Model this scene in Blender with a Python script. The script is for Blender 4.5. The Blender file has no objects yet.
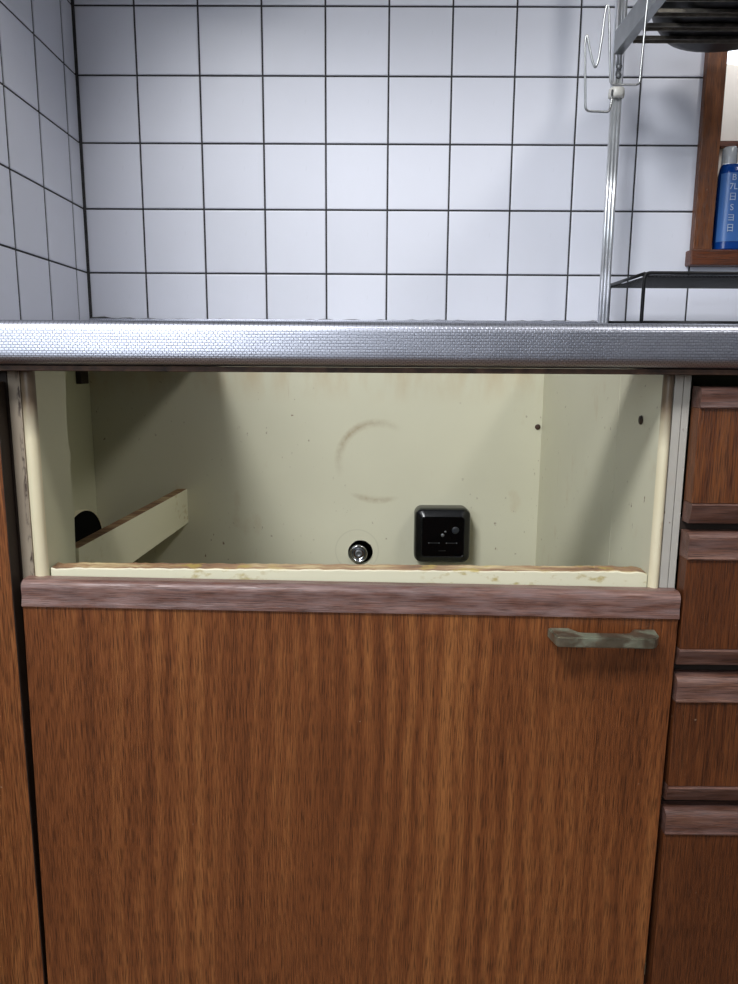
import bpy, bmesh, math, random
from mathutils import Vector, Matrix
random.seed(7)
SC = bpy.context.scene
COL = SC.collection

# ------------------------------------------------------------------ camera
F_PX, PITCH, YAW, ROLL = 725.16, 0.1729, 0.0052, -0.0060
cam_d = bpy.data.cameras.new('camera')
cam = bpy.data.objects.new('camera', cam_d)
COL.objects.link(cam)
cam_d.sensor_fit = 'VERTICAL'
cam_d.sensor_height = 24.0
cam_d.lens = F_PX / 984 * 24.0
cam_d.clip_start = 0.01
fw = Vector((-math.sin(YAW)*math.cos(PITCH), math.cos(YAW)*math.cos(PITCH), -math.sin(PITCH)))
rt = Vector((math.cos(YAW), math.sin(YAW), 0))
up = rt.cross(fw)
r2 = rt*math.cos(ROLL) - up*math.sin(ROLL)
u2 = rt*math.sin(ROLL) + up*math.cos(ROLL)
m3 = Matrix((r2, u2, -fw)).transposed()
cam.matrix_world = Matrix.Translation((0.4793, -1.2462, 0.759)) @ m3.to_4x4()
SC.camera = cam

# ------------------------------------------------------------------ world, lights, exposure
SC.view_settings.view_transform = 'Standard'
SC.view_settings.look = 'None'
SC.view_settings.gamma = 1.0
SC.view_settings.use_curve_mapping = False
SC.view_settings.exposure = 0.0
w = bpy.data.worlds.new('world')
SC.world = w
w.use_nodes = True
w.node_tree.nodes['Background'].inputs[0].default_value = (0.80, 0.88, 1.0, 1)
w.node_tree.nodes['Background'].inputs[1].default_value = 0.22

def area(name, loc, target, sx, sy, power, col, spread=math.pi):
    d = bpy.data.lights.new(name, 'AREA')
    d.shape = 'RECTANGLE'; d.size = sx; d.size_y = sy
    d.energy = power; d.color = col; d.spread = spread
    o = bpy.data.objects.new(name, d)
    COL.objects.link(o)
    o.location = loc
    o.rotation_euler = (Vector(target) - Vector(loc)).to_track_quat('-Z', 'Y').to_euler()
    return o
area('window_daylight', (-0.62, -2.85, 1.45), (-0.30, 0.0, 1.15), 1.25, 1.2, 24, (0.86, 0.93, 1.0))
area('ceiling_lamp_light', (-0.20, -1.65, 2.33), (0.35, -0.3, 0.6), 0.58, 0.58, 58, (0.97, 0.98, 1.0))
area('sink_lamp_light', (1.62, -1.25, 2.30), (0.35, -0.15, 0.7), 0.30, 0.30, 11, (1.0, 0.98, 0.95))

# ------------------------------------------------------------------ node helpers
def s2l(c):
    return tuple((v/255/12.92 if v/255 <= 0.04045 else ((v/255+0.055)/1.055)**2.4) for v in c) + (1.0,)

class NT:
    def __init__(self, name):
        self.m = bpy.data.materials.new(name); self.m.use_nodes = True
        self.t = self.m.node_tree
        self.b = self.t.nodes['Principled BSDF']
        self.tc = None
    def n(self, kind, **kw):
        nd = self.t.nodes.new(kind)
        for k, v in kw.items(): setattr(nd, k, v)
        return nd
    def link(self, a, b): self.t.links.new(a, b)
    def co(self):
        if self.tc is None: self.tc = self.n('ShaderNodeTexCoord')
        return self.tc.outputs['Object']
    def mapped(self, scale, loc=(0, 0, 0), rot=(0, 0, 0)):
        mp = self.n('ShaderNodeMapping')
        mp.inputs['Scale'].default_value = scale
        mp.inputs['Location'].default_value = loc
        mp.inputs['Rotation'].default_value = rot
        self.link(self.co(), mp.inputs['Vector'])
        return mp.outputs['Vector']
    def noise(self, vec, scale=1.0, detail=4, rough=0.55, dist=0.0):
        nd = self.n('ShaderNodeTexNoise')
        nd.inputs['Scale'].default_value = scale
        nd.inputs['Detail'].default_value = detail
        nd.inputs['Roughness'].default_value = rough
        nd.inputs['Distortion'].default_value = dist
        self.link(vec, nd.inputs['Vector'])
        return nd.outputs['Fac']
    def ramp(self, fac, stops):
        nd = self.n('ShaderNodeValToRGB')
        e = nd.color_ramp.elements
        while len(e) < len(stops): e.new(0.5)
        for el, (p, c) in zip(e, stops):
            el.position = p
            el.color = c if len(c) == 4 else tuple(c)+(1,)
        self.link(fac, nd.inputs['Fac'])
        return nd.outputs['Color']
    def bw(self, fac, a, b):
        return self.ramp(fac, [(a, (0, 0, 0, 1)), (b, (1, 1, 1, 1))])
    def mix(self, fac, a, b, mode='MIX'):
        nd = self.n('ShaderNodeMix'); nd.data_type = 'RGBA'; nd.blend_type = mode
        for s, v in ((nd.inputs[0], fac), (nd.inputs[6], a), (nd.inputs[7], b)):
            if hasattr(v, 'is_linked'): self.link(v, s)
            else: s.default_value = v
        return nd.outputs[2]
    def math(self, op, a, b=0.0, c=0.0, clamp=False):
        nd = self.n('ShaderNodeMath'); nd.operation = op; nd.use_clamp = clamp
        for s, v in zip(nd.inputs, (a, b, c)):
            if hasattr(v, 'is_linked'): self.link(v, s)
            else: s.default_value = v
        return nd.outputs[0]
    def sep(self):
        nd = self.n('ShaderNodeSeparateXYZ'); self.link(self.co(), nd.inputs[0]); return nd.outputs
    def bump(self, h, strength=0.3, dist=0.001):
        nd = self.n('ShaderNodeBump')
        nd.inputs['Strength'].default_value = strength
        nd.inputs['Distance'].default_value = dist
        self.link(h, nd.inputs['Height'])
        self.link(nd.outputs['Normal'], self.b.inputs['Normal'])
    def base(self, c):
        s = self.b.inputs['Base Color']
        if hasattr(c, 'is_linked'): self.link(c, s)
        else: s.default_value = c
    def set(self, rough=0.5, metal=0.0, spec=0.5):
        for k, v in (('Roughness', rough), ('Metallic', metal), ('Specular IOR Level', spec)):
            s = self.b.inputs[k]
            if hasattr(v, 'is_linked'): self.link(v, s)
            else: s.default_value = v

def simple(name, rgb, rough=0.5, metal=0.0, spec=0.5, var=0.06, scale=40):
    t = NT(name)
    f = t.noise(t.mapped((1, 1, 1)), scale, 4)
    c = s2l(rgb)
    lo = tuple(v*(1-var*2) for v in c[:3])+(1,)
    hi = tuple(min(1, v*(1+var*2)) for v in c[:3])+(1,)
    t.base(t.ramp(f, [(0.3, lo), (0.7, hi)]))
    t.set(rough, metal, spec)
    return t.m

def wood(name, dark, mid, light, horiz=False, rough=0.42, seed=0.0, worn=0.0, bs=(16, 0.9)):
    t = NT(name)
    # along-grain axis: Z (vertical) or X (horizontal)
    def sc(a, l):
        return (l, a, a) if horiz else (a, a, l)
    off = (seed*1.7, seed*0.9, seed*2.3)
    warp = t.noise(t.mapped(sc(5, 1.3), off), 1.0, 3)
    broad = t.noise(t.mapped(sc(*bs), off), 1.0, 5, 0.6, 0.4)
    # growth-ring bands bent by a slow noise
    s = t.sep()
    across = s[2] if horiz else s[0]
    ph = t.math('ADD', t.math('MULTIPLY', across, 330.0), t.math('MULTIPLY', warp, 30.0))
    band = t.math('MULTIPLY_ADD', t.math('SINE', ph), 0.5, 0.5)
    fine = t.noise(t.mapped(sc(760, 22), off), 1.0, 3, 0.6)
    pore = t.noise(t.mapped(sc(1500, 42), off), 1.0, 2, 0.5)
    zone = t.noise(t.mapped(sc(4.5, 1.1), (3+seed, 2, 1)), 1.0, 2)
    bz = t.math('MULTIPLY', band, t.math('MULTIPLY', t.bw(zone, 0.42, 0.62), 0.30))
    v = t.math('MULTIPLY_ADD', broad, 0.80, t.math('ADD', bz, t.math('MULTIPLY', fine, 0.75)))
    v = t.math('MULTIPLY', v, 0.64)
    c = t.ramp(v, [(0.32, s2l(dark)), (0.53, s2l(mid)), (0.74, s2l(light))])
    pm = t.bw(pore, 0.50, 0.60)
    c = t.mix(t.math('MULTIPLY', pm, 0.62), c, tuple(x*0.35 for x in s2l(dark)[:3])+(1,))
    speck = t.bw(t.noise(t.mapped((130, 130, 130), off), 1.0, 1), 0.80, 0.86)
    c = t.mix(t.math('MULTIPLY', speck, 0.6), c, s2l((190, 165, 140)))
    if worn > 0:
        wn = t.bw(t.noise(t.mapped(sc(150, 26), off), 1.0, 5), 0.38, 0.66)
        c = t.mix(t.math('MULTIPLY', wn, worn), c, s2l((150, 128, 126)))
    t.base(c)
    t.set(rough, 0.0, 0.5)
    t.bump(t.math('SUBTRACT', fine, pm), 0.35, 0.0006)
    return t.m

# ------------------------------------------------------------------ materials
M = {}
def tile_mat(name, rgb):
    t = NT(name)
    oi = t.n('ShaderNodeObjectInfo')
    r = t.ramp(oi.outputs['Random'], [(0, tuple(v*0.94 for v in s2l(rgb)[:3])+(1,)), (1, s2l(rgb))])
    g = t.noise(t.mapped((30, 30, 30)), 1.0, 3)
    c = t.mix(t.math('MULTIPLY', g, 0.12), r, s2l((196, 200, 200)))
    sm = t.bw(t.noise(t.mapped((90, 90, 22)), 1.0, 3), 0.70, 0.80)
    c = t.mix(t.math('MULTIPLY', sm, 0.10), c, s2l((150, 150, 150)))
    t.base(c)
    t.set(t.math('MULTIPLY_ADD', g, 0.14, 0.26), 0, 0.32)
    t.bump(t.noise(t.mapped((14, 14, 14)), 1.0, 2), 0.10, 0.003)
    return t.m
M['tile'] = tile_mat('white_glazed_tile', (226, 228, 238))
M['grout'] = simple('dark_grout', (62, 61, 62), 0.9, 0, 0.2, 0.15, 80)
M['caulk'] = simple('mouldy_caulk', (92, 92, 92), 0.7, 0, 0.3, 0.3, 120)
M['plaster'] = simple('cream_plaster', (222, 210, 196), 0.85, var=0.012)
M['room'] = simple('grey_white_paint', (168, 172, 178), 0.85)
M['floor'] = wood('floor_vinyl', (70, 50, 36), (110, 82, 58), (140, 110, 80), True, 0.5, 5)

def stainless():
    t = NT('embossed_stainless')
    br = t.n('ShaderNodeTexBrick')
    br.offset = 0.5
    br.inputs['Scale'].default_value = 1.0
    br.inputs['Brick Width'].default_value = 0.0040
    br.inputs['Row Height'].default_value = 0.0024
    br.inputs['Mortar Size'].default_value = 0.00045
    br.inputs['Mortar Smooth'].default_value = 0.6
    br.inputs['Color1'].default_value = (1, 1, 1, 1)
    br.inputs['Color2'].default_value = (0.9, 0.9, 0.9, 1)
    br.inputs['Mortar'].default_value = (0, 0, 0, 1)
    s = t.sep()
    cb = t.n('ShaderNodeCombineXYZ')
    t.link(s[0], cb.inputs[0])
    t.link(t.math('SUBTRACT', s[2], s[1]), cb.inputs[1])   # runs down the face and on over the top
    t.link(cb.outputs[0], br.inputs['Vector'])
    h = br.outputs['Color']
    t.base(t.mix(h, s2l((146, 148, 160)), s2l((196, 198, 208))))
    n = t.noise(t.mapped((25, 25, 25)), 1.0, 4)
    t.set(t.math('MULTIPLY_ADD', n, 0.10, 0.33), 1.0)
    t.bump(h, 0.30, 0.0004)
    return t.m
M['steel'] = stainless()
M['chrome'] = simple('polished_chrome', (205, 208, 212), 0.14, 1.0)
M['pole'] = simple('satin_pole_steel', (226, 229, 232), 0.28, 0.75)
M['plate'] = simple('dull_plate_steel', (168, 170, 170), 0.36, 1.0)
M['slat'] = simple('soiled_steel_slat', (120, 116, 108), 0.42, 1.0, var=0.2, scale=60)
M['brownboard'] = simple('stained_board', (66, 46, 34), 0.7, var=0.4, scale=70)
M['black_wire'] = simple('black_coated_wire', (7, 7, 8), 0.4, 0, 0.3)
M['black_plastic'] = simple('black_plastic', (9, 10, 13), 0.26)
M['socket_face'] = simple('glossy_black_face', (4, 4, 5), 0.22, 0, 0.35)
M['grey_mark'] = simple('grey_metal_mark', (120, 122, 124), 0.4, 0.6)
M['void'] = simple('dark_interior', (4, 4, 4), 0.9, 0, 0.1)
M['white_plastic'] = simple('ivory_collar_plastic', (214, 212, 204), 0.4)
M['pan'] = simple('sooty_pan_iron', (36, 36, 37), 0.45, 0.5, var=0.3, scale=50)
M['hood'] = simple('hood_paint', (190, 188, 182), 0.4)
M['kick'] = simple('kick_board', (40, 28, 20), 0.7)

def cream(name, rgb, stains=True, ring=False, top_z=None):
    t = NT(name)
    n = t.noise(t.mapped((6, 6, 6)), 1.0, 4)
    c = t.mix(n, s2l(tuple(v*0.95 for v in rgb)), s2l(rgb))
    if stains:
        sp = t.bw(t.noise(t.mapped((150, 150, 95)), 1.0, 2), 0.70, 0.75)
        cl = t.bw(t.noise(t.mapped((9, 9, 7), (3, 1, 4)), 1.0, 2), 0.42, 0.60)
        c = t.mix(t.math('MULTIPLY', t.math('MULTIPLY', sp, cl), 0.85), c, s2l((104, 70, 38)))
        bl = t.bw(t.noise(t.mapped((22, 22, 13), (7, 2, 1)), 1.0, 4), 0.64, 0.80)
        c = t.mix(t.math('MULTIPLY', bl, 0.30), c, s2l((176, 140, 88)))
        st = t.bw(t.noise(t.mapped((210, 210, 9), (1, 8, 2)), 1.0, 3), 0.70, 0.78)
        c = t.mix(t.math('MULTIPLY', t.math('MULTIPLY', st, cl), 0.4), c, s2l((150, 112, 66)))
    s = t.sep()
    if top_z is not None:      # rust that has run down from the counter joint
        f = t.n('ShaderNodeMapRange')
        f.inputs['From Min'].default_value = top_z-0.085; f.inputs['From Max'].default_value = top_z
        t.link(s[2], f.inputs['Value'])
        dr = t.bw(t.noise(t.mapped((28, 28, 10), (2, 0, 5)), 1.0, 5), 0.42, 0.66)
        c = t.mix(t.math('MULTIPLY', t.math('MULTIPLY', dr, f.outputs[0]), 0.55), c, s2l((178, 136, 70)))
    if ring:                   # rubbed ring left by a hose
        cx, cz, R = 0.4865, 0.603, 0.0635
        dx = t.math('SUBTRACT', s[0], cx); dz = t.math('SUBTRACT', s[2], cz)
        d = t.math('SQRT', t.math('ADD', t.math('MULTIPLY', dx, dx), t.math('MULTIPLY', dz, dz)))
        k = t.math('SUBTRACT', 1.0, t.math('DIVIDE', t.math('ABSOLUTE', t.math('SUBTRACT', d, R)), 0.0085), clamp=True)
        u1 = t.math('DIVIDE', t.math('ADD', t.math('MULTIPLY', dx, -0.62), t.math('MULTIPLY', dz, 0.78)), R)
        u3 = t.math('DIVIDE', t.math('ADD', t.math('MULTIPLY', dx, -0.08), t.math('MULTIPLY', dz, -0.997)), R)
        a1 = t.math('MULTIPLY', t.math('SUBTRACT', u1, 0.25), 1.2, clamp=True)
        a3 = t.math('MULTIPLY', t.math('SUBTRACT', u3, 0.86), 7.0, clamp=True)
        nz = t.math('MULTIPLY_ADD', t.noise(t.mapped((120, 120, 120)), 1.0, 4), 1.1, -0.05)
        k = t.math('MULTIPLY', t.math('MULTIPLY', k, t.math('MAXIMUM', a1, a3)), nz)
        c = t.mix(t.math('MULTIPLY', k, 0.9, clamp=True), c, s2l((140, 112, 72)))
        # faint scribed ring around the pipe
        dx = t.math('SUBTRACT', s[0], 0.4535); dz = t.math('SUBTRACT', s[2], 0.452)
        d = t.math('SQRT', t.math('ADD', t.math('MULTIPLY', dx, dx), t.math('MULTIPLY', dz, dz)))
        k = t.math('SUBTRACT', 1.0, t.math('DIVIDE', t.math('ABSOLUTE', t.math('SUBTRACT', d, 0.036)), 0.0016), clamp=True)
        c = t.mix(t.math('MULTIPLY', k, 0.16), c, s2l((120, 112, 90)))
    t.base(c)
    t.set(0.45, 0, 0.4)
    return t.m
CREAM = (214, 211, 186)
M['cream_back'] = cream('cream_back_panel', CREAM, True, True, 0.78)
M['cream'] = cream('cream_panel', CREAM, True)
M['cream_plain'] = cream('cream_board', (208, 206, 176), False)
M['grey_edge'] = cream('greyed_panel_edge', (196, 192, 182), True)

def mould_edge():
    t = NT('mouldy_panel_edge')
    n = t.noise(t.mapped((8, 8, 8)), 1.0, 3)
    c = t.mix(n, s2l((126, 112, 96)), s2l((166, 154, 136)))
    sp = t.bw(t.noise(t.mapped((260, 260, 70)), 1.0, 3), 0.50, 0.58)
    s = t.sep()
    gx = t.math('SUBTRACT', 1.0, t.math('DIVIDE', t.math('ABSOLUTE', t.math('SUBTRACT', s[0], 0.1415)), 0.0030), clamp=True)
    c = t.mix(t.math('MULTIPLY', t.math('MULTIPLY', sp, gx), 0.95), c, s2l((44, 24, 20)))
    br = t.bw(t.noise(t.mapped((30, 30, 10), (4, 4, 1)), 1.0, 3), 0.55, 0.72)
    c = t.mix(t.math('MULTIPLY', br, 0.55), c, s2l((122, 78, 44)))
    t.base(c); t.set(0.6, 0, 0.3)
    return t.m
M['mould_edge'] = mould_edge()

def bead_mat():
    t = NT('ivory_edge_bead')
    s = t.sep()
    n = t.noise(t.mapped((60, 60, 18)), 1.0, 4)
    c = t.mix(n, s2l((222, 210, 172)), s2l((232, 224, 196)))
    f = t.n('ShaderNodeMapRange')          # brown stain plus shade under the lip, both painted at the top
    f.inputs['From Min'].default_value = 0.700; f.inputs['From Max'].default_value = 0.738
    t.link(t.math('MULTIPLY_ADD', n, 0.03, s[2]), f.inputs['Value'])
    c = t.mix(t.math('MULTIPLY', f.outputs[0], 0.85), c, s2l((82, 54, 34)))
    bl = t.bw(t.noise(t.mapped((60, 60, 24), (3, 3, 3)), 1.0, 3), 0.66, 0.78)
    c = t.mix(t.math('MULTIPLY', bl, 0.5), c, s2l((156, 112, 60)))
    t.base(c); t.set(0.38, 0, 0.5)
    return t.m
M['bead'] = bead_mat()

def rail_mat(name, raw_cov):
    # cream coated board whose cut upper face is raw, patchy wood
    t = NT(name)
    g = t.n('ShaderNodeNewGeometry')
    sp = t.n('ShaderNodeSeparateXYZ'); t.link(g.outputs['Normal'], sp.inputs[0])
    upf = t.bw(sp.outputs[2], 0.6, 0.8)
    n = t.noise(t.mapped((16, 90, 90)), 1.0, 5, 0.65)
    rawc = t.ramp(n, [(0.30, s2l((78, 44, 28))), (0.5, s2l((150, 112, 78))), (0.68, s2l((206, 186, 140)))])
    c = t.mix(t.math('MULTIPLY', upf, raw_cov), s2l((226, 222, 194)), rawc)
    glue = t.bw(t.noise(t.mapped((60, 60, 110), (2, 5, 3)), 1.0, 4), 0.54, 0.66)
    zone = t.bw(t.noise(t.mapped((5, 5, 5), (8, 0, 0)), 1.0, 1), 0.46, 0.58)
    c = t.mix(t.math('MULTIPLY', t.math('MULTIPLY', glue, zone), 0.75), c, s2l((178, 156, 78)))
    t.base(c); t.set(0.5, 0, 0.4)
    return t.m
M['rail'] = rail_mat('chipped_rail', 0.95)
M['brace'] = rail_mat('brace_board', 1.0)

DK, MD, LT = (70, 36, 17), (123, 70, 36), (160, 102, 56)
M['wood'] = wood('oak_grain_laminate', DK, MD, LT, False, 0.40, 0)
M['wood_l'] = wood('oak_grain_laminate_a', DK, MD, LT, False, 0.40, 3.1)
M['wood_shaded'] = [wood('oak_grain_laminate_%s' % k, (58, 28, 13), (98, 53, 26), (126, 76, 40), False, 0.42, s)
               for k, s in (('b', 5.2), ('c', 7.7), ('d', 9.4), ('e', 12.3))]  # drawer copies of the laminate, tones darkened for the weaker light there
M['strip'] = wood('strip_wood', (76, 46, 38), (118, 82, 70), (150, 116, 104), True, 0.36, 1.3, 0.45, (70, 9))
M['strip_shaded'] = wood('strip_wood_shaded', (64, 38, 29), (98, 64, 51), (128, 92, 76), True, 0.42, 2.6, 0.20, (70, 9))  # shaded copy of the strip wood for the drawer fronts
M['frame'] = wood('window_frame_wood', (74, 38, 17), (108, 60, 26), (138, 82, 38), False, 0.35, 4.4)
M['frame_h'] = wood('window_sill_wood', (66, 32, 16), (98, 50, 25), (124, 70, 36), True, 0.35, 6.1)

def bronze():
    t = NT('tarnished_bronze')
    n = t.noise(t.mapped((90, 90, 90)), 1.0, 5)
    g = t.bw(t.noise(t.mapped((38, 60, 60), (3, 0, 1)), 1.0, 3), 0.46, 0.60)
    c = t.mix(n, s2l((112, 106, 90)), s2l((166, 160, 142)))
    c = t.mix(t.math('MULTIPLY', g, 0.38), c, s2l((112, 134, 112)))
    t.base(c)
    t.set(t.math('MULTIPLY_ADD', g, 0.2, 0.30), t.math('MULTIPLY_ADD', g, -0.4, 0.85))
    t.bump(n, 0.25, 0.0005)
    return t.m
M['bronze'] = bronze()

def gloss_mix(name, rgb, trans, rough=0.1):
    t = NT(name)
    n = t.noise(t.mapped((20, 20, 20)), 1.0, 2)
    t.base(t.mix(n, s2l(tuple(v*0.92 for v in rgb)), s2l(rgb)))
    t.set(rough, 0, 0.5)
    t.b.inputs['Transmission Weight'].default_value = trans
    return t.m
M['blue'] = gloss_mix('blue_bottle_plastic', (22, 78, 168), 0.25, 0.15)
M['label'] = gloss_mix('pale_blue_label', (72, 118, 186), 0.0, 0.3)
M['print'] = simple('white_print', (196, 208, 226), 0.5)
M['ink'] = simple('dark_print', (16, 28, 60), 0.5)
M['cap'] = gloss_mix('clear_cap_plastic', (226, 232, 238), 0.55, 0.2)
def emit(name, rgb, st):
    t = NT(name)
    t.base(s2l(rgb))
    t.b.inputs['Emission Color'].default_value = s2l(rgb)
    t.b.inputs['Emission Strength'].default_value = st
    return t.m
M['lamp'] = emit('lit_lamp_shade', (236, 244, 255), 3.0)

# ------------------------------------------------------------------ mesh helpers
def mesh_obj(name, bm, mat, parent=None, loc=None, smooth=False):
    me = bpy.data.meshes.new(name)
    bmesh.ops.recalc_face_normals(bm, faces=bm.faces[:])
    bm.to_mesh(me); bm.free()
    if smooth:
        for p in me.polygons: p.use_smooth = True
    me.materials.append(mat)
    o = bpy.data.objects.new(name, me)
    COL.objects.link(o)
    if loc: o.location = loc
    if parent: attach(o, parent)
    return o

def attach(o, parent):
    """parent o, keeping its world place (parents are unrotated or handled by local coords)"""
    o.parent = parent
    bpy_loc = Vector(o.location)
    pl = Vector((0, 0, 0)); p = parent
    while p is not None:
        pl += Vector(p.location); p = p.parent
    o.location = bpy_loc - pl

def thing(name, label, cat, loc=(0, 0, 0), group=None, kind=None):
    o = bpy.data.objects.new(name, None)
    COL.objects.link(o); o.location = loc
    o.empty_display_size = 0.05
    return tag(o, label, cat, group, kind)

def tag(o, label, cat=None, group=None, kind=None):
    o['label'] = label
    if cat: o['category'] = cat
    if group: o['group'] = group
    if kind: o['kind'] = kind
    return o

def add_box(bm, x0, x1, y0, y1, z0, z1, bev=0.0, seg=2):
    g = bmesh.ops.create_cube(bm, size=1.0)
    vs = g['verts']
    for v in vs:
        v.co = Vector((x0 if v.co.x < 0 else x1, y0 if v.co.y < 0 else y1, z0 if v.co.z < 0 else z1))
    if bev > 0:
        es = list({e for v in vs for e in v.link_edges})
        bmesh.ops.bevel(bm, geom=es, offset=bev, segments=seg, affect='EDGES', profile=0.5)

def box(name, x0, x1, y0, y1, z0, z1, mat, parent=None, bev=0.0, seg=2, smooth=False):
    bm = bmesh.new(); add_box(bm, x0, x1, y0, y1, z0, z1, bev, seg)
    return mesh_obj(name, bm, mat, parent, smooth=smooth)

def add_prism_x(bm, prof, x0, x1):
    """closed (y,z) outline swept along X"""
    a = [bm.verts.new((x0, y, z)) for y, z in prof]
    b = [bm.verts.new((x1, y, z)) for y, z in prof]
    n = len(prof)
    for i in range(n):
        bm.faces.new((a[i], a[(i+1) % n], b[(i+1) % n], b[i]))
    bm.faces.new(a); bm.faces.new(b[::-1])

def add_prism_z(bm, prof, z0, z1):
    a = [bm.verts.new((x, y, z0)) for x, y in prof]
    b = [bm.verts.new((x, y, z1)) for x, y in prof]
    n = len(prof)
    for i in range(n):
        bm.faces.new((a[i], a[(i+1) % n], b[(i+1) % n], b[i]))
    bm.faces.new(a); bm.faces.new(b[::-1])

def arc(cy, cz, r, a0, a1, n):
    return [(cy + r*math.cos(math.radians(a0+(a1-a0)*i/n)), cz + r*math.sin(math.radians(a0+(a1-a0)*i/n))) for i in range(n+1)]

def add_tube(bm, pts, r, n=10, cap=True):
    pts = [Vector(p) for p in pts]
    rings = []
    t0 = (pts[1]-pts[0]).normalized()
    ref = Vector((0, 0, 1)) if abs(t0.z) < 0.9 else Vector((1, 0, 0))
    u = t0.cross(ref).normalized()
    for i, p in enumerate(pts):
        if i == 0: t = (pts[1]-pts[0]).normalized()
        elif i == len(pts)-1: t = (pts[-1]-pts[-2]).normalized()
        else: t = ((pts[i+1]-p).normalized() + (p-pts[i-1]).normalized()).normalized()
        u = (u - t*u.dot(t)).normalized()
        v = t.cross(u)
        rings.append([bm.verts.new(p + (u*math.cos(2*math.pi*k/n) + v*math.sin(2*math.pi*k/n))*r) for k in range(n)])
    for a, b in zip(rings, rings[1:]):
        for k in range(n):
            bm.faces.new((a[k], a[(k+1) % n], b[(k+1) % n], b[k]))
    if cap:
        bm.faces.new(rings[0]); bm.faces.new(rings[-1][::-1])

def rounded(pts, rad, n=5):
    """round the corners of a polyline"""
    pts = [Vector(p) for p in pts]
    out = [pts[0]]
    for a, b, c in zip(pts, pts[1:], pts[2:]):
        d1 = (a-b); d2 = (c-b)
        k = min(rad, d1.length*0.45, d2.length*0.45)
        p, q = b+d1.normalized()*k, b+d2.normalized()*k
        for i in range(n+1):
            s = i/n
            out.append(p*(1-s)**2 + b*2*s*(1-s) + q*s*s)
    out.append(pts[-1])
    return out

def tube(name, pts, r, mat, parent=None, n=10):
    bm = bmesh.new(); add_tube(bm, pts, r, n)
    return mesh_obj(name, bm, mat, parent, smooth=True)

def add_lathe(bm, prof, center, axis='Z', n=32):
    """(radius, height) outline turned about an axis through center"""
    c = Vector(center); rings = []
    for r, h in prof:
        ring = []
        for k in range(n):
            a = 2*math.pi*k/n
            p = (r*math.cos(a), r*math.sin(a), h)
            if axis == 'Z': q = Vector(p)
            elif axis == 'Y': q = Vector((p[0], p[2], p[1]))
            else: q = Vector((p[2], p[0], p[1]))
            ring.append(bm.verts.new(c+q))
        rings.append(ring)
    for a, b in zip(rings, rings[1:]):
        for k in range(n):
            bm.faces.new((a[k], a[(k+1) % n], b[(k+1) % n], b[k]))
    bm.faces.new(rings[0]); bm.faces.new(rings[-1][::-1])

def lathe(name, prof, center, mat, parent=None, axis='Z', n=32, smooth=True):
    bm = bmesh.new(); add_lathe(bm, prof, center, axis, n)
    o = mesh_obj(name, bm, mat, parent, smooth=smooth)
    return o

def autosmooth(o, deg=35):
    me = o.data
    for p in me.polygons: p.use_smooth = True
    bm = bmesh.new(); bm.from_mesh(me)
    for e in bm.edges:
        if len(e.link_faces) == 2 and e.calc_face_angle() > math.radians(deg): e.smooth = False
    bm.to_mesh(me); bm.free()
    return o

# ================================================================== the room
ZL = [1.3118 - 0.101*j for j in range(-5, 6)]          # horizontal joints
TOP = 2.4
floor = box('floor', -1.6, 2.7, -3.1, 0.3, -0.05, 0.0, M['floor'])
tag(floor, 'brown floor below the kitchen cabinets', None, None, 'structure')

# window opening in the back wall
WX0, WX1, WZ0, WZ1 = 1.0285, 1.50, 0.9475, 1.46
bm = bmesh.new()
add_box(bm, -0.10, WX0, 0.002, 0.10, 0, TOP)
add_box(bm, WX1, 2.7, 0.002, 0.10, 0, TOP)
add_box(bm, WX0, WX1, 0.002, 0.10, 0, WZ0-0.0275)
add_box(bm, WX0, WX1, 0.002, 0.10, WZ1, TOP)
wall_back = mesh_obj('wall_back', bm, M['grout'])
tag(wall_back, 'white tiled back wall with dark joints above the counter', None, None, 'structure')
wall_left = box('wall_left', -0.10, 0.0018, -0.76, 0.001, 0, TOP, M['grout'])
tag(wall_left, 'white tiled side wall with dark joints at the left of the counter', None, None, 'structure')

# rest of the kitchen, behind and beside the camera
for nm, bx6, lab in (('wall_rear', (-1.6, 2.7, -3.1, -3.0, 0, TOP), 'pale plaster wall behind the viewer'),
                     ('wall_right', (2.6, 2.7, -3.0, 0.001, 0, TOP), 'pale plaster wall far to the right'),
                     ('wall_side', (-1.6, -1.5, -3.0, -0.66, 0, TOP), 'pale plaster wall far to the left'),
                     ('wall_return', (-1.5, -0.101, -0.76, -0.66, 0, TOP), 'pale plaster return wall left of the counter'),
                     ('ceiling', (-1.6, 2.7, -3.1, 0.1, TOP, TOP+0.05), 'white kitchen ceiling')):
    tag(box(nm, *bx6, M['room']), lab, None, None, 'structure')

def tile_mesh(wd, ht):
    """pillowed tile: local X width, local Z height, face toward -Y, back at +0.002"""
    me = bpy.data.meshes.new('tile')
    def rect(dx, y): return [(-wd/2+dx, y, -ht/2+dx), (wd/2-dx, y, -ht/2+dx), (wd/2-dx, y, ht/2-dx), (-wd/2+dx, y, ht/2-dx)]
    v = rect(0, 0.0018) + rect(0, 0.0009) + rect(0.0006, 0.0003) + rect(0.0018, 0.0)
    f = []
    for k in range(3):
        for i in range(4):
            f.append((k*4+i, k*4+(i+1) % 4, k*4+4+(i+1) % 4, k*4+4+i))
    f.append((12, 13, 14, 15))
    me.from_pydata(v, [], f); me.update()
    me.materials.append(M['tile'])
    return me
cache = {}
J = 0.0028
def place_tile(parent, cx, cy, cz, wd, ht, rz):
    key = (round(wd, 4), round(ht, 4))
    if key not in cache: cache[key] = tile_mesh(wd-J, ht-J)
    o = bpy.data.objects.new('tile', cache[key])
    COL.objects.link(o)
    o.parent = parent
    o.location = (cx, cy, cz)
    o.rotation_euler = (random.uniform(-1, 1)*0.003, 0, rz + random.uniform(-1, 1)*0.003)
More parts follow.
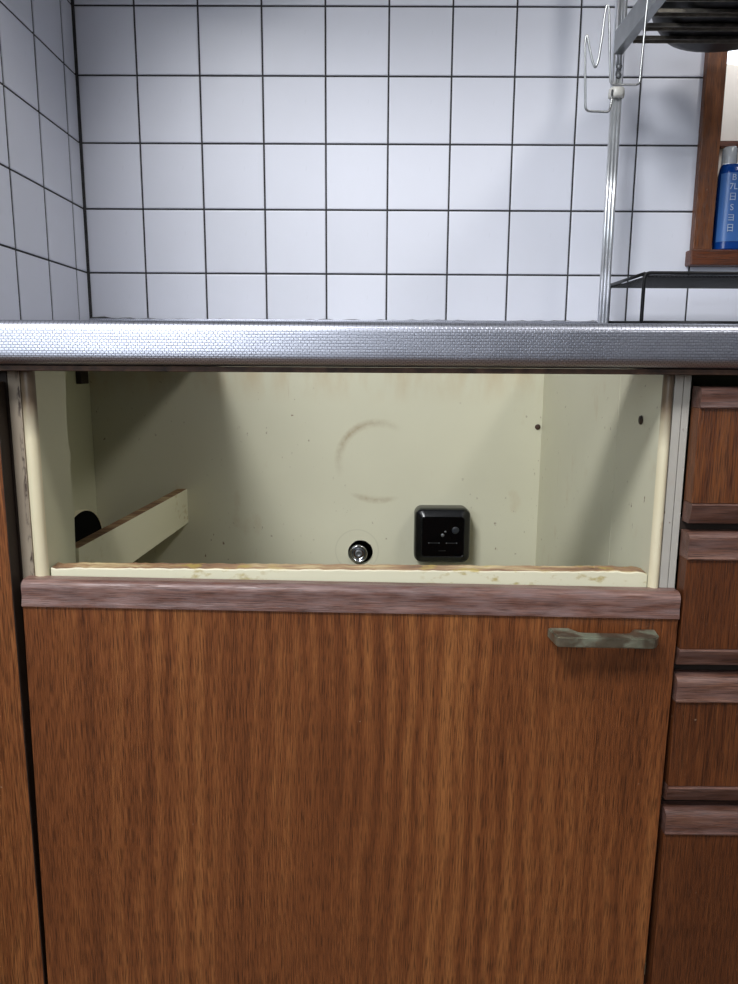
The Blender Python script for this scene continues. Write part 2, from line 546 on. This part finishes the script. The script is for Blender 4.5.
FR = (0.9995, 1.532, 0.9245, 1.487)                       # area taken by the window frame
cols = [0.0052] + [0.1*k for k in range(1, 19)]
for z1, z0 in zip(ZL, ZL[1:]):
    for x0, x1 in zip(cols, cols[1:]):
        a = [x0, x1, z0, z1]
        if x1 > FR[0] and x0 < FR[1] and z1 > FR[2] and z0 < FR[3]:
            opts = [(x0, min(x1, FR[0]), z0, z1), (max(x0, FR[1]), x1, z0, z1), (x0, x1, z0, min(z1, FR[2])), (x0, x1, max(z0, FR[3]), z1)]
            opts = [q for q in opts if q[1]-q[0] > 0.006 and q[3]-q[2] > 0.006]
            if not opts: continue
            a = max(opts, key=lambda q: (q[1]-q[0])*(q[3]-q[2]))
        place_tile(wall_back, (a[0]+a[1])/2, 0.0, (a[2]+a[3])/2, a[1]-a[0], a[3]-a[2], 0)
rows_y = [-0.0008, -0.045] + [-0.045-0.1*k for k in range(1, 8)]
for z1, z0 in zip(ZL, ZL[1:]):
    for y1, y0 in zip(rows_y, rows_y[1:]):
        place_tile(wall_left, 0.0038, (y0+y1)/2, (z0+z1)/2, y1-y0-0.0022, z1-z0, math.pi/2)

# mouldy sealant between counter upstand and tiles, and up the corner
bm = bmesh.new()
N = 150
prev = None
for i in range(N+1):
    x = 0.006 + (1.62-0.006)*i/N
    h = 0.8337 + 0.0016*random.random()**2
    if x < 0.12: h += 0.003*math.exp(-((x-0.02)/0.02)**2) + 0.0016*math.exp(-((x-0.065)/0.012)**2)
    cur = [bm.verts.new(p) for p in ((x, -0.0005, 0.826), (x, -0.0035, 0.8275), (x, -0.0030, h-0.001), (x, -0.0005, h))]
    if prev:
        for k in range(3): bm.faces.new((prev[k], cur[k], cur[k+1], prev[k+1]))
    prev = cur
caulk = mesh_obj('trim_1', bm, M['caulk'])
tag(caulk, 'thin mouldy grey sealant bead along the foot of the back wall tiles', None, None, 'structure')
bm = bmesh.new()
add_prism_z(bm, [(0.0042, -0.0003), (0.0042, -0.0034), (0.0058, -0.0024), (0.0072, -0.0003)], 0.836, 1.8)
cc = mesh_obj('trim_2', bm, M['grout'])
tag(cc, 'dark sealant line up the corner of the two tiled walls', None, None, 'structure')

# ------------------------------------------------------------------ wooden window
win = thing('window_1', 'brown wooden window frame with a sill set into the tiled wall', None, (1.265, 0.0, 0.92), None, 'structure')
box('window_sill', 0.9915, 1.54, -0.022, 0.10, 0.9225, 0.9470, M['frame_h'], win, 0.002)
box('window_stile', 0.9975, 1.0285, -0.012, 0.05, 0.9475, 1.49, M['frame'], win, 0.0015)
box('window_stile', 1.5, 1.534, -0.012, 0.05, 0.9475, 1.49, M['frame'], win, 0.0015)
box('window_head', 1.0288, 1.4997, -0.012, 0.05, 1.458, 1.49, M['frame_h'], win, 0.0015)
# the space seen through it
bm = bmesh.new()
add_box(bm, 0.8, 2.0, 0.62, 0.66, 0.55, 2.1)             # far wall
add_box(bm, 0.76, 0.80, 0.104, 0.66, 0.55, 2.1)
add_box(bm, 2.0, 2.04, 0.104, 0.66, 0.55, 2.1)
add_box(bm, 0.8, 2.0, 0.104, 0.66, 2.06, 2.1)
add_box(bm, 0.8, 2.0, 0.104, 0.66, 0.55, 0.59)
far = mesh_obj('wall_far', bm, M['plaster'])
tag(far, 'pale cream plaster wall seen through the wooden window', None, None, 'structure')
rail_far = box('trim_3', 0.802, 1.998, 0.600, 0.6195, 1.277, 1.290, M['frame_h'], None, 0.001)
tag(rail_far, 'dark brown rail on the cream wall beyond the window', None, None, 'structure')

# far lamp, only its lit shade shows
lampx = thing('hanging_lamp', 'glowing white lamp shade seen through the wooden window', 'lamp', (1.33, 0.40, 1.423))
lathe('lamp_shade', [(0.02, 0.16), (0.10, 0.14), (0.155, 0.09), (0.17, 0.03), (0.15, 0.0), (0.10, -0.012)], (1.33, 0.40, 1.435), M['lamp'], lampx)
tube('lamp_cord', [(1.33, 0.40, 1.596), (1.33, 0.40, 2.06)], 0.004, M['black_wire'], lampx)

# ================================================================== worktop
ct = thing('worktop', 'stainless steel worktop with a fine embossed pattern on its front lip', 'worktop', (0.4, -0.3, 0.75))
CX0, CX1, CY0, CY1 = 0.220, 0.750, -0.500, -0.085         # hole left by the removed stove
TZ = 0.7965
prof = [(-0.5585, TZ)] + [(y, z) for y, z in arc(-0.5745, TZ-0.0105+0.0012, 0.0105, 90, 180, 7)] + \
       [(-0.5858, 0.772)] + arc(-0.5772, 0.7668, 0.0088, 180, 262, 6) + [(-0.560, 0.7573), (-0.560, 0.7588), (-0.5765, 0.7596)] + \
       [(-0.5838, 0.769), (-0.5832, 0.784), (-0.5745, TZ-0.003), (-0.5585, TZ-0.003)]
bm = bmesh.new(); add_prism_x(bm, prof, 0.005, 1.62)
autosmooth(mesh_obj('front_lip', bm, M['steel'], ct), 40)
bm = bmesh.new()
add_box(bm, 0.005, 1.62, -0.5583, CY0, TZ-0.012, TZ)
add_box(bm, 0.005, 1.62, CY1, -0.0105, TZ-0.012, TZ)
add_box(bm, 0.005, CX0, CY0, CY1, TZ-0.012, TZ)
add_box(bm, CX1, 1.62, CY0, CY1, TZ-0.012, TZ)
mesh_obj('top_sheet', bm, M['steel'], ct)
for xa, xb in ((0.0055, CX0-0.002), (CX1+0.006, 1.619)):
    box('bounce_cut_panel', xa, xb, -0.5575, -0.012, 0.7836, TZ-0.0122, M['kick'], ct)  # unseen dark panel, added to cut light bouncing around inside the cabinet
box('upstand', 0.005, 1.62, -0.0100, -0.0036, TZ-0.012, 0.8335, M['steel'], ct, 0.001)
box('underside_board', 0.005, 1.62, -0.5775, -0.5585, 0.7522, 0.7571, M['brownboard'], ct, 0.0008)

# ================================================================== hood added out of view to shade the upper wall
hood = thing('shade_hood', 'unseen pale hood added above the stove place to shade the wall', 'hood', (0.33, -0.30, 1.57))
bm = bmesh.new()
add_prism_x(bm, [(-0.004, 1.57), (-0.60, 1.57), (-0.60, 1.64), (-0.36, 1.95), (-0.36, 2.39), (-0.004, 2.39)], 0.008, 0.66)
mesh_obj('canopy', bm, M['hood'], hood)
box('filter', 0.06, 0.60, -0.54, -0.06, 1.562, 1.5698, M['slat'], hood)

# ================================================================== stove cabinet in the middle
cab = thing('stove_cabinet', 'cream lined base cabinet, open above its large oak grain door', 'cabinet', (0.4565, -0.30, 0.0))
# back panel with a round pipe hole
bm = bmesh.new()
ex = [(0.0199, 0.10), (0.7541, 0.10), (0.7541, 0.783), (0.0199, 0.783)]
HX, HZ, HR = 0.4595, 0.4490, 0.0205
def ringe(y):
    o = [bm.verts.new((x, y, z)) for x, z in ex]
    c = [bm.verts.new((HX+HR*math.cos(2*math.pi*k/28)*(1+0.04*random.random()), y, HZ+HR*math.sin(2*math.pi*k/28)*(1+0.04*random.random()))) for k in range(28)]
    es = [bm.edges.new((o[i], o[(i+1) % 4])) for i in range(4)] + [bm.edges.new((c[i], c[(i+1) % 28])) for i in range(28)]
    bmesh.ops.triangle_fill(bm, use_beauty=True, edges=es)
    return o, c
st = random.getstate(); a = ringe(-0.062); random.setstate(st); b = ringe(-0.052)
for p, q in ((a[0], b[0]), (a[1], b[1])):
    n = len(p)
    for i in range(n): bm.faces.new((p[i], p[(i+1) % n], q[(i+1) % n], q[i]))
mesh_obj('back_panel', bm, M['cream_back'], cab)
box('side_panel', 0.754, 0.7722, -0.549, -0.4288, 0.10, 0.7518, M['cream'], cab, 0.0004)
box('side_panel', 0.754, 0.7722, -0.4280, -0.0619, 0.10, 0.783, M['cream'], cab, 0.0004)
box('joint_strip', 0.7555, 0.7715, -0.4287, -0.4281, 0.10, 0.7518, M['brownboard'], cab)
# left upright: sawn off behind, ragged edge
bm = bmesh.new()
zs = [0.10 + (0.7518-0.10)*i/44 for i in range(45)]
back = [(-0.482 + random.uniform(-0.0022, 0.0022), z) for z in zs]
outl = [(-0.549, 0.10)] + back + [(-0.549, 0.7518)]
add_prism_x(bm, outl, 0.1318, 0.157)
mesh_obj('upright_board', bm, M['cream_plain'], cab)
box('front_edge', 0.1318, 0.1434, -0.5518, -0.5493, 0.10, 0.7518, M['mould_edge'], cab, 0.0003)
box('front_edge', 0.7642, 0.7722, -0.5518, -0.5493, 0.10, 0.7518, M['grey_edge'], cab, 0.0003)
for x0, x1 in ((0.1437, 0.1572), (0.7535, 0.7638)):
    bm = bmesh.new()
    c = (x0+x1)/2; r = (x1-x0)/2
    pr = [(x0, -0.5493)] + [(c - r*math.cos(math.pi*k/10), -0.5493-0.0065*math.sin(math.pi*k/10)) for k in range(1, 10)] + [(x1, -0.5493)]
    add_prism_z(bm, pr, 0.10, 0.7518)
    autosmooth(mesh_obj('edge_bead', bm, M['bead'], cab), 50)
# front rail with chipped upper edge
bm = bmesh.new()
n = 120
def railtop(x):
    h = 0.5580 + random.uniform(-0.0004, 0.0004)
    if 0.16 < x < 0.18: h -= 0.002*(0.18-x)/0.02
    if x > 0.747: h -= 0.0022*(x-0.747)/0.006
    if 0.68 < x < 0.73: h += 0.0008*random.random()
    return h
pv = None
for i in range(n+1):
    x = 0.1585 + (0.7530-0.1585)*i/n
    h = railtop(x)
    cur = [bm.verts.new(p) for p in ((x, -0.548, 0.505), (x, -0.548, h-0.0012), (x, -0.5470, h), (x, -0.530, h+0.0008), (x, -0.530, 0.505))]
    if pv:
        for k in range(5): bm.faces.new((pv[k], pv[(k+1) % 5], cur[(k+1) % 5], cur[k]))
    else: bm.faces.new(cur)
    pv = cur
bm.faces.new(pv)
mesh_obj('front_rail', bm, M['rail'], cab)
# brace running back, slightly askew
bm = bmesh.new()
vs = [bm.verts.new(p) for p in ((0.1440, -0.4795, 0.503), (0.1590, -0.4795, 0.503), (0.1590, -0.4795, 0.5608), (0.1440, -0.4795, 0.5608),
                                (0.1562, -0.0625, 0.4985), (0.1715, -0.0625, 0.4985), (0.1715, -0.0625, 0.5556), (0.1562, -0.0625, 0.5556))]
for f in ((0, 1, 2, 3), (4, 5, 6, 7), (0, 1, 5, 4), (1, 2, 6, 5), (2, 3, 7, 6), (3, 0, 4, 7)): bm.faces.new([vs[i] for i in f])
mesh_obj('brace_board', bm, M['brace'], cab)
box('bottom_panel', 0.1575, 0.7535, -0.529, -0.0625, 0.10, 0.115, M['cream_plain'], cab)
box('kick_board', 0.1318, 0.7722, -0.50, -0.48, 0.0, 0.0995, M['kick'], cab)
def screw(x, y, z, axis, r, parent):
    pr = [(0.0012, 0.0), (r, 0.0), (r*0.9, -0.0016), (r*0.45, -0.0022)] if axis == 'Y' else [(0.0012, 0.0), (r, 0.0), (r*0.9, -0.0016), (r*0.45, -0.0022)]
    lathe('screw', pr, (x, y, z), M['brownboard'], parent, axis, 12)
screw(0.7475, -0.0622, 0.6617, 'Y', 0.0046, cab)
screw(0.7538, -0.5004, 0.7055, 'X', 0.0048, cab)

# door: hangs a little crooked
DO = Vector((0.4555, -0.57, 0.31)); HW = 0.3198
def local_prism(name, prof, hw, mat, parent):
    bm = bmesh.new(); add_prism_x(bm, prof, -hw, hw)
    o = autosmooth(mesh_obj(name, bm, mat), 40)
    o.parent = parent
    return o
door = bpy.data.objects.new('door', None)
bm = bmesh.new(); add_box(bm, -HW, HW, 0.0, 0.0175, -0.215, 0.2118, 0.0006)
door = mesh_obj('door', bm, M['wood'])
door.parent = cab
door.location = DO - Vector(cab.location)
door.rotation_euler = (0, 0.0122, 0)
tp = [(0.0175, 0.2120), (0.0175, 0.2375)] + [(0.0065+0.0, 0.2378)] + arc(0.0065, 0.2300, 0.0078, 90, 180, 7) + \
     [(-0.0006, 0.2215), (-0.0016, 0.2160), (-0.0024, 0.2132), (-0.0022, 0.2120)]
local_prism('top_strip', tp, HW, M['strip'], door)
# handle
h = [(0.6525, 0), (0.6725, 0), (0.6775, -0.0125), (0.6830, -0.0145), (0.7240, -0.0145), (0.7295, -0.0125), (0.7350, 0), (0.7570, 0), (0.7545, -0.0160), (0.7500, -0.0235),
     (0.7470, -0.0255), (0.6585, -0.0255), (0.6550, -0.0235)]
bm = bmesh.new()
add_prism_z(bm, [(x-DO.x-0.0035, y-0.0003) for x, y in h], 0.1885, 0.1990)
bmesh.ops.bevel(bm, geom=[e for e in bm.edges if abs(e.verts[0].co.z-e.verts[1].co.z) < 1e-6], offset=0.0013, segments=2, affect='EDGES')
hd = mesh_obj('handle', bm, M['bronze'])
hd.parent = door
hd['label'] = 'tarnished greenish bronze bar handle'
autosmooth(hd, 30)
hd.location = (0, 0, 0.0015)

# ================================================================== narrow cabinet at the left
lc = thing('corner_cabinet', 'narrow base cabinet with an oak grain door at the left wall', 'cabinet', (0.066, -0.30, 0.0))
box('door', 0.0055, 0.1288, -0.570, -0.5530, 0.090, 0.742, M['wood_l'], lc, 0.0006)
box('door_edge', 0.12885, 0.1294, -0.5695, -0.5530, 0.0905, 0.7415, M['kick'], lc)
box('side_panel', 0.0055, 0.0200, -0.549, -0.0625, 0.10, 0.7518, M['cream_plain'], lc)
box('back_stile', 0.1200, 0.1312, -0.5525, -0.4900, 0.10, 0.7518, M['kick'], lc)
box('kick_board', 0.0055, 0.1312, -0.50, -0.4805, 0.0, 0.0995, M['kick'], lc)
box('bottom_panel', 0.0203, 0.1312, -0.475, -0.0625, 0.10, 0.115, M['cream_plain'], lc)
box('hinge_block', 0.0203, 0.0290, -0.118, -0.088, 0.728, 0.7510, M['kick'], lc, 0.001)

# black duct opening on its side panel
du = thing('duct_collar', 'round black duct opening with a thin cream rim in the far left corner', 'duct', (0.0202, -0.1490, 0.4145))
bm = bmesh.new()
n = 40
rr = [(0.0600, 0.0), (0.0600, 0.0085), (0.0586, 0.0085), (0.0586, 0.0010)]
rings = [[bm.verts.new((0.0204+hh, -0.1490+1.42*r*math.cos(2*math.pi*k/n), 0.4745+r*math.sin(2*math.pi*k/n))) for k in range(n)] for r, hh in rr]
for p, q in zip(rings, rings[1:]+rings[:1]):
    for k in range(n): bm.faces.new((p[k], p[(k+1) % n], q[(k+1) % n], q[k]))
autosmooth(mesh_obj('rim', bm, M['bead'], du), 40)
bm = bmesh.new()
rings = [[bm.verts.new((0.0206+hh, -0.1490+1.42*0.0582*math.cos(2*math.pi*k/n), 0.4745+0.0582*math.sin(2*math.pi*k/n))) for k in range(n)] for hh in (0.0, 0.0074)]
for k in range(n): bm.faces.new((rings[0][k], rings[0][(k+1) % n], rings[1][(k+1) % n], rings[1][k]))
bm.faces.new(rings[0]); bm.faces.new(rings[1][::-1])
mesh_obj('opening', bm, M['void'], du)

# ================================================================== drawer unit at the right
dr = thing('drawer_unit', 'oak grain drawer cabinet to the right of the open stove cabinet', 'cabinet', (1.0, -0.30, 0.0))
box('side_panel', 0.7730, 0.7795, -0.5518, -0.0625, 0.10, 0.7518, M['grey_edge'], dr, 0.0003)
box('side_panel', 1.215, 1.228, -0.5518, -0.0625, 0.10, 0.7518, M['grey_edge'], dr, 0.0003)
box('back_panel', 0.7800, 1.2145, -0.075, -0.063, 0.10, 0.7518, M['cream_plain'], dr)
box('kick_board', 0.7730, 1.228, -0.50, -0.48, 0.0, 0.0995, M['kick'], dr)
box('bottom_panel', 0.7800, 1.2145, -0.549, -0.0755, 0.10, 0.115, M['cream_plain'], dr)
for z in (0.6045, 0.4600, 0.3140):
    box('cross_rail', 0.7800, 1.2145, -0.5510, -0.53, z-0.004, z+0.010, M['kick'], dr)
DX0, DX1 = 0.7812, 1.222
def front(name, ztop, zt, zb, zbot, mat, last=False):
    z0 = zb
    o = box(name, DX0, DX1, -0.570, -0.5522, z0, zt-0.0002, mat, dr, 0.0006)
    def strip(nm, prof, m):
        bm = bmesh.new(); add_prism_x(bm, prof, DX0, DX1)
        s = autosmooth(mesh_obj(nm, bm, m), 40)
        s.parent = o
        s.location = -(Vector(dr.location)+Vector(o.location))
    strip('top_strip', [(-0.5522, zt), (-0.5522, ztop)] + arc(-0.5655, ztop-0.0070, 0.0070, 90, 180, 6) + [(-0.5712, zt+0.0035), (-0.5726, zt+0.0012), (-0.5724, zt)], M['strip_shaded'])
    if not last:
        strip('bottom_strip', [(-0.5522, zb-0.0002), (-0.5712, zb-0.0002), (-0.5720, zb-0.0016), (-0.5690, zbot+0.006), (-0.5660, zbot), (-0.5522, zbot)], M['strip_shaded'])
    else:
        pass
    return o
front('drawer', 0.7415, 0.7220, 0.6320, 0.6120, M['wood_shaded'][0])
front('drawer', 0.6030, 0.5775, 0.4865, 0.4690, M['wood_shaded'][1])
front('drawer', 0.4575, 0.4318, 0.3396, 0.3220, M['wood_shaded'][2])
front('door', 0.3120, 0.2868, 0.0900, 0.0900, M['wood_shaded'][3], True)

# ================================================================== socket box and pipe in the cabinet
so = thing('socket_box', 'black surface mounted socket box on the cream cabinet back', 'socket', (0.593, -0.0625, 0.444))
def rrect(cx, cz, hw, hh, r, n=7):
    out = []
    for sx, sz, a0 in ((1, 1, 0), (-1, 1, 90), (-1, -1, 180), (1, -1, 270)):
        for i in range(n+1):
            a = math.radians(a0 + 90*i/n)
            out.append((cx+sx*(hw-r)+r*math.cos(a), cz+sz*(hh-r)+r*math.sin(a)))
    return out
def loft(name, secs, mat, parent, cap0=True, cap1=True, deg=35):
    bm = bmesh.new(); R = []
    for pts, y in secs: R.append([bm.verts.new((x, y, z)) for x, z in pts])
    n = len(R[0])
    for a, b in zip(R, R[1:]):
        for k in range(n): bm.faces.new((a[k], a[(k+1) % n], b[(k+1) % n], b[k]))
    if cap0: bm.faces.new(R[0])
    if cap1: bm.faces.new(R[-1][::-1])
    return autosmooth(mesh_obj(name, bm, mat, parent), deg)
OX, OZ = 0.593, 0.4866
loft('body', [(rrect(OX, OZ, 0.0445, 0.0445, 0.0125), -0.0624), (rrect(OX, OZ, 0.0455, 0.0455, 0.013), -0.090), (rrect(OX, OZ, 0.0445, 0.0445, 0.013), -0.0965),
              (rrect(OX, OZ, 0.0420, 0.0420, 0.0125), -0.0995), (rrect(OX, OZ, 0.0345, 0.0335, 0.006), -0.1045), (rrect(OX, OZ, 0.0335, 0.0325, 0.005), -0.1040)], M['black_plastic'], so)
loft('face_plate', [(rrect(OX, OZ, 0.0330, 0.0320, 0.004), -0.1041), (rrect(OX, OZ, 0.0328, 0.0318, 0.004), -0.1048)], M['socket_face'], so)
lathe('screw', [(0.0008, 0), (0.0030, 0), (0.0026, -0.0008), (0.001, -0.001)], (OX-0.0005, -0.1049, OZ+0.003), M['grey_mark'], so, 'Y', 14)
lathe('screw', [(0.0008, 0), (0.0018, 0), (0.0014, -0.0006), (0.0006, -0.0008)], (OX+0.0040, -0.1049, OZ+0.0088), M['grey_mark'], so, 'Y', 10)
lathe('button', [(0.002, 0), (0.0060, 0), (0.0055, -0.0010), (0.002, -0.0006)], (OX+0.0200, -0.1049, OZ+0.0112), simple('dark_grey_button', (38, 41, 46), 0.4), so, 'Y', 20)
for dx0, dx1 in ((-0.0225, -0.0060), (0.0060, 0.0225)):
    box('slot_line', OX+dx0, OX+dx1, -0.1053, -0.1049, OZ-0.0102, OZ-0.0096, simple('slot_grey', (62, 63, 64), 0.5), so)
    for xx in (dx0, dx1):
        lathe('stud', [(0.0003, 0), (0.0010, 0), (0.0006, -0.0005)], (OX+xx, -0.1049, OZ-0.0100), M['grey_mark'], so, 'Y', 8)
box('slot_line', OX-0.0065, OX+0.0050, -0.1053, -0.1049, OZ-0.0230, OZ-0.0225, simple('slot_dim', (40, 40, 41), 0.5), so)

pi_ = thing('pipe_stub', 'threaded chrome pipe end poking through a round hole in the cabinet back', 'pipe', (0.4563, -0.06, 0.4315))
pc = (0.4563, -0.0400, 0.4475)
lathe('pipe', [(0.004, 0.0)] + [(0.0158 if k % 2 else 0.0146, -0.002*k) for k in range(1, 13)] + [(0.0148, -0.027), (0.0120, -0.0276), (0.0116, -0.0240), (0.0070, -0.0238)], pc, M['chrome'], pi_, 'Y', 28)
lathe('plug', [(0.003, 0), (0.0066, 0), (0.0062, -0.0028), (0.0034, -0.0034), (0.0030, -0.0024), (0.0008, -0.0022)], (pc[0], pc[1]-0.0240, pc[2]), M['grey_mark'], pi_, 'Y', 20)

# ================================================================== storage rack with shelf
rk = thing('storage_rack', 'chrome pole rack with a slatted shelf above the worktop', 'rack', (1.17, -0.09, TZ))
PX, PY = 0.8345, -0.09
def pole(px, parent):
    bm = bmesh.new()
    for dx, r in ((-0.0050, 0.0034), (0.0, 0.0036), (0.0050, 0.0034)):
        add_tube(bm, [(px+dx, PY, TZ+0.0005), (px+dx, PY, 1.150)], r, 12)
    p = mesh_obj('pole', bm, M['pole'], parent, smooth=True)
    bm = bmesh.new()
    add_tube(bm, [(px-0.0048, PY, 1.162), (px-0.0048, PY, 1.72)], 0.0046, 14)
    add_tube(bm, [(px+0.0052, PY, 1.162), (px+0.0052, PY, 1.72)], 0.0030, 12)
    add_box(bm, px-0.0015, px+0.0035, PY-0.001, PY+0.004, 1.162, 1.72)
    s = mesh_obj('upper_pole', bm, M['pole'], parent, smooth=True)
    c = lathe('collar', [(0.009, 0.0), (0.0112, 0.001), (0.0118, 0.006), (0.0112, 0.0125), (0.0100, 0.0135)], (px, PY, 1.1490), M['white_plastic'], parent, 'Z', 24)
    lathe('foot', [(0.011, 0.0), (0.012, 0.001), (0.0110, 0.006), (0.008, 0.008)], (px, PY, TZ+0.0002), M['white_plastic'], parent, 'Z', 20)
pole(PX, rk)
pole(1.570, rk)
# side plates: angle section running forward from the poles
for x0, sgn in ((0.8250, 1), (1.5780, -1)):
    bm = bmesh.new()
    xa, xb = sorted((x0, x0+sgn*0.0022))
    add_box(bm, xa, xb, -0.345, -0.0965, 1.2060, 1.2365, 0.0004)
    xa, xb = sorted((x0+sgn*0.0022, x0+sgn*0.0130))
    add_box(bm, xa, xb, -0.345, -0.0965, 1.2060, 1.2080, 0.0004)
    mesh_obj('side_plate', bm, M['plate'], rk)
    for z in (1.190, 1.178):
        lathe('bolt', [(0.001, 0), (0.0042, 0), (0.0038, -0.003), (0.001, -0.004)], (PX if sgn > 0 else 1.570, -0.0945, z), M['grey_mark'], rk, 'Y', 12)
for y in (-0.144, -0.182, -0.222, -0.262, -0.302, -0.340):
    bm = bmesh.new()
    add_prism_x(bm, [(y-0.0065, 1.2085), (y-0.0065, 1.2045), (y-0.0055, 1.2045), (y-0.0045, 1.2080), (y+0.0045, 1.2080), (y+0.0055, 1.2045), (y+0.0065, 1.2045), (y+0.0065, 1.2085), (y+0.005, 1.2100), (y-0.005, 1.2100)], 0.8383, 1.5650)
    mesh_obj('slat', bm, M['slat'], rk)

def frypan(loc, r, hh, hang, label):
    p = thing('frying_pan', label, 'pan', loc, 'pans stored on the slatted shelf')
    x, y, z = loc
    lathe('bowl', [(0.01, 0.0008), (r*0.75, 0.0), (r*0.88, 0.004), (r, hh*0.55), (r*1.06, hh), (r*1.04, hh), (r*0.97, hh*0.55), (r*0.84, 0.008), (0.01, 0.006)], (x, y, z), M['pan'], p, 'Z', 40)
    a = hang
    d = Vector((math.cos(a), math.sin(a), 0))
    tube('pan_handle', rounded([Vector((x, y, z+hh*0.75))+d*r*1.0, Vector((x, y, z+hh*1.1))+d*(r+0.05), Vector((x, y, z+hh*1.2))+d*(r+0.15)], 0.02), 0.007, M['black_plastic'], p)
frypan((0.965, -0.178, 1.2103), 0.108, 0.040, math.radians(25), 'dark round pan at the left end of the slatted shelf')
frypan((1.26, -0.20, 1.2103), 0.110, 0.050, math.radians(20), 'dark round pan further right on the slatted shelf')

# bent wire hook on the rack
wy = -0.240
hp = [(0.8270, wy, 1.2400), (0.8205, wy, 1.2395), (0.8203, wy, 1.2133), (0.8172, wy, 1.1146), (0.7800, wy, 1.1146), (0.7726, wy, 1.2040),
      (0.7700, wy, 1.2085), (0.7680, wy, 1.1980), (0.7659, wy, 1.1706), (0.7630, wy, 1.1430), (0.7594, wy, 1.1335), (0.7555, wy, 1.1420), (0.7502, wy, 1.1600),
      (0.7465, wy, 1.1745), (0.7446, wy, 1.1660), (0.7497, wy, 1.0834), (0.7815, wy+0.004, 1.0834), (0.7845, wy+0.008, 1.0930), (0.7862, wy+0.010, 1.1120)]
hk = thing('wire_hook', 'bent chrome wire hook hanging beside the rack pole', 'hook', (0.785, wy, 1.0834))
tube('wire', rounded(hp, 0.006, 4), 0.00150, M['plate'], hk, 8)
lathe('end_cap', [(0.0008, 0), (0.0020, 0.0005), (0.0020, 0.005), (0.0008, 0.0055)], (0.8284, wy, 1.2372), M['white_plastic'], hk, 'Z', 10)

# ================================================================== black wire stand on the worktop
sd = thing('wire_stand', 'low black wire stand with a mesh top at the right of the worktop', 'stand', (1.0, -0.135, TZ))
SX0, SX1, SYB, SYF, SZ = 0.8510, 1.185, -0.060, -0.210, 0.8865
for y in (SYB, SYF):
    tube('leg_hoop', rounded([(SX0, y, TZ+0.0021), (SX0, y, SZ), (SX1, y, SZ), (SX1, y, TZ+0.0021)], 0.009, 6), 0.0025, M['black_wire'], sd)
for y, z in ((SYB, 0.8290), (SYF, 0.8205)):
    tube('foot_bar', [(SX0, y, z), (SX1, y, z)], 0.0020, M['black_wire'], sd, 8)
for x in (SX0, SX1):
    tube('side_bar', [(x, SYB, SZ-0.001), (x, SYF, SZ-0.001)], 0.0025, M['black_wire'], sd, 8)
bm = bmesh.new()
nx = 62
for i in range(1, nx):
    x = SX0 + (SX1-SX0)*i/nx
    add_box(bm, x-0.0010, x+0.0010, SYF+0.001, SYB-0.001, SZ-0.0048, SZ-0.0036)
ny = 30
for i in range(1, ny):
    y = SYF + (SYB-SYF)*i/ny
    add_box(bm, SX0+0.001, SX1-0.001, y-0.0010, y+0.0010, SZ-0.0054, SZ-0.0044)
mt = mesh_obj('mesh_top', bm, M['black_wire'], sd)
mt['kind'] = 'stuff'

# ================================================================== blue bottle on the sill
bt = thing('pump_bottle', 'blue plastic bottle with a clear cap standing on the window sill', 'bottle', (1.066, 0.012, 0.9472))
bx, by, bz = 1.068, 0.010, 0.9474
bm = bmesh.new(); R = []
for sx, sy, zz in ((0.024, 0.016, 0.0), (0.0275, 0.019, 0.003), (0.0285, 0.020, 0.02), (0.0280, 0.020, 0.118), (0.0262, 0.0185, 0.128), (0.0250, 0.015, 0.1340), (0.0245, 0.0130, 0.1350)):
    R.append([bm.verts.new((bx+sx*math.copysign(abs(math.cos(t))**0.75, math.cos(t)), by+sy*math.copysign(abs(math.sin(t))**0.75, math.sin(t)), bz+zz)) for t in [2*math.pi*k/36 for k in range(36)]])
for a, b in zip(R, R[1:]):
    for k in range(36): bm.faces.new((a[k], a[(k+1) % 36], b[(k+1) % 36], b[k]))
bm.faces.new(R[0]); bm.faces.new(R[-1][::-1])
autosmooth(mesh_obj('bottle_body', bm, M['blue'], bt), 40)
lathe('cap', [(0.0115, 0.0), (0.0118, 0.001), (0.0112, 0.024), (0.0095, 0.027), (0.003, 0.0275)], (bx-0.0135, by, bz+0.1352), M['cap'], bt, 'Z', 24)
# front label, curved on the front of the body
bm = bmesh.new(); P = []
for zz in (0.014, 0.120):
    P.append([bm.verts.new((bx+0.0289*math.copysign(abs(math.cos(t))**0.75, math.cos(t)), by+0.0206*math.copysign(abs(math.sin(t))**0.75, math.sin(t)), bz+zz)) for t in [math.radians(196+148*k/24) for k in range(25)]])
for k in range(24): bm.faces.new((P[0][k], P[0][k+1], P[1][k+1], P[1][k]))
lb = mesh_obj('label_sheet', bm, M['label'], bt, smooth=True)
def glyph(ch, x, z, size, mat):
    cu = bpy.data.curves.new('print', 'FONT')
    cu.body = ch; cu.size = size; cu.extrude = 0.0001
    cu.align_x = 'CENTER'; cu.align_y = 'CENTER'
    tmp = bpy.data.objects.new('print', cu)
    COL.objects.link(tmp)
    me = bpy.data.meshes.new_from_object(tmp.evaluated_get(bpy.context.evaluated_depsgraph_get()))
    bpy.data.objects.remove(tmp); bpy.data.curves.remove(cu)
    me.materials.clear(); me.materials.append(mat)
    o = bpy.data.objects.new('print', me)
    COL.objects.link(o)
    o.rotation_euler = (math.pi/2, 0, 0)
    o.parent = lb
    o.location = (x, by-0.0212, z)
    return o
for ch, zz in (('B', 0.112), ('7L', 0.098), ('日', 0.082), ('S', 0.066), ('ヨ', 0.050), ('日', 0.034)):
    glyph(ch, bx-0.0125, bz+zz, 0.0135, M['print'])
for zz in (0.062, 0.046, 0.034):
    glyph('ヨ', bx+0.006, bz+zz, 0.0125, M['ink'])
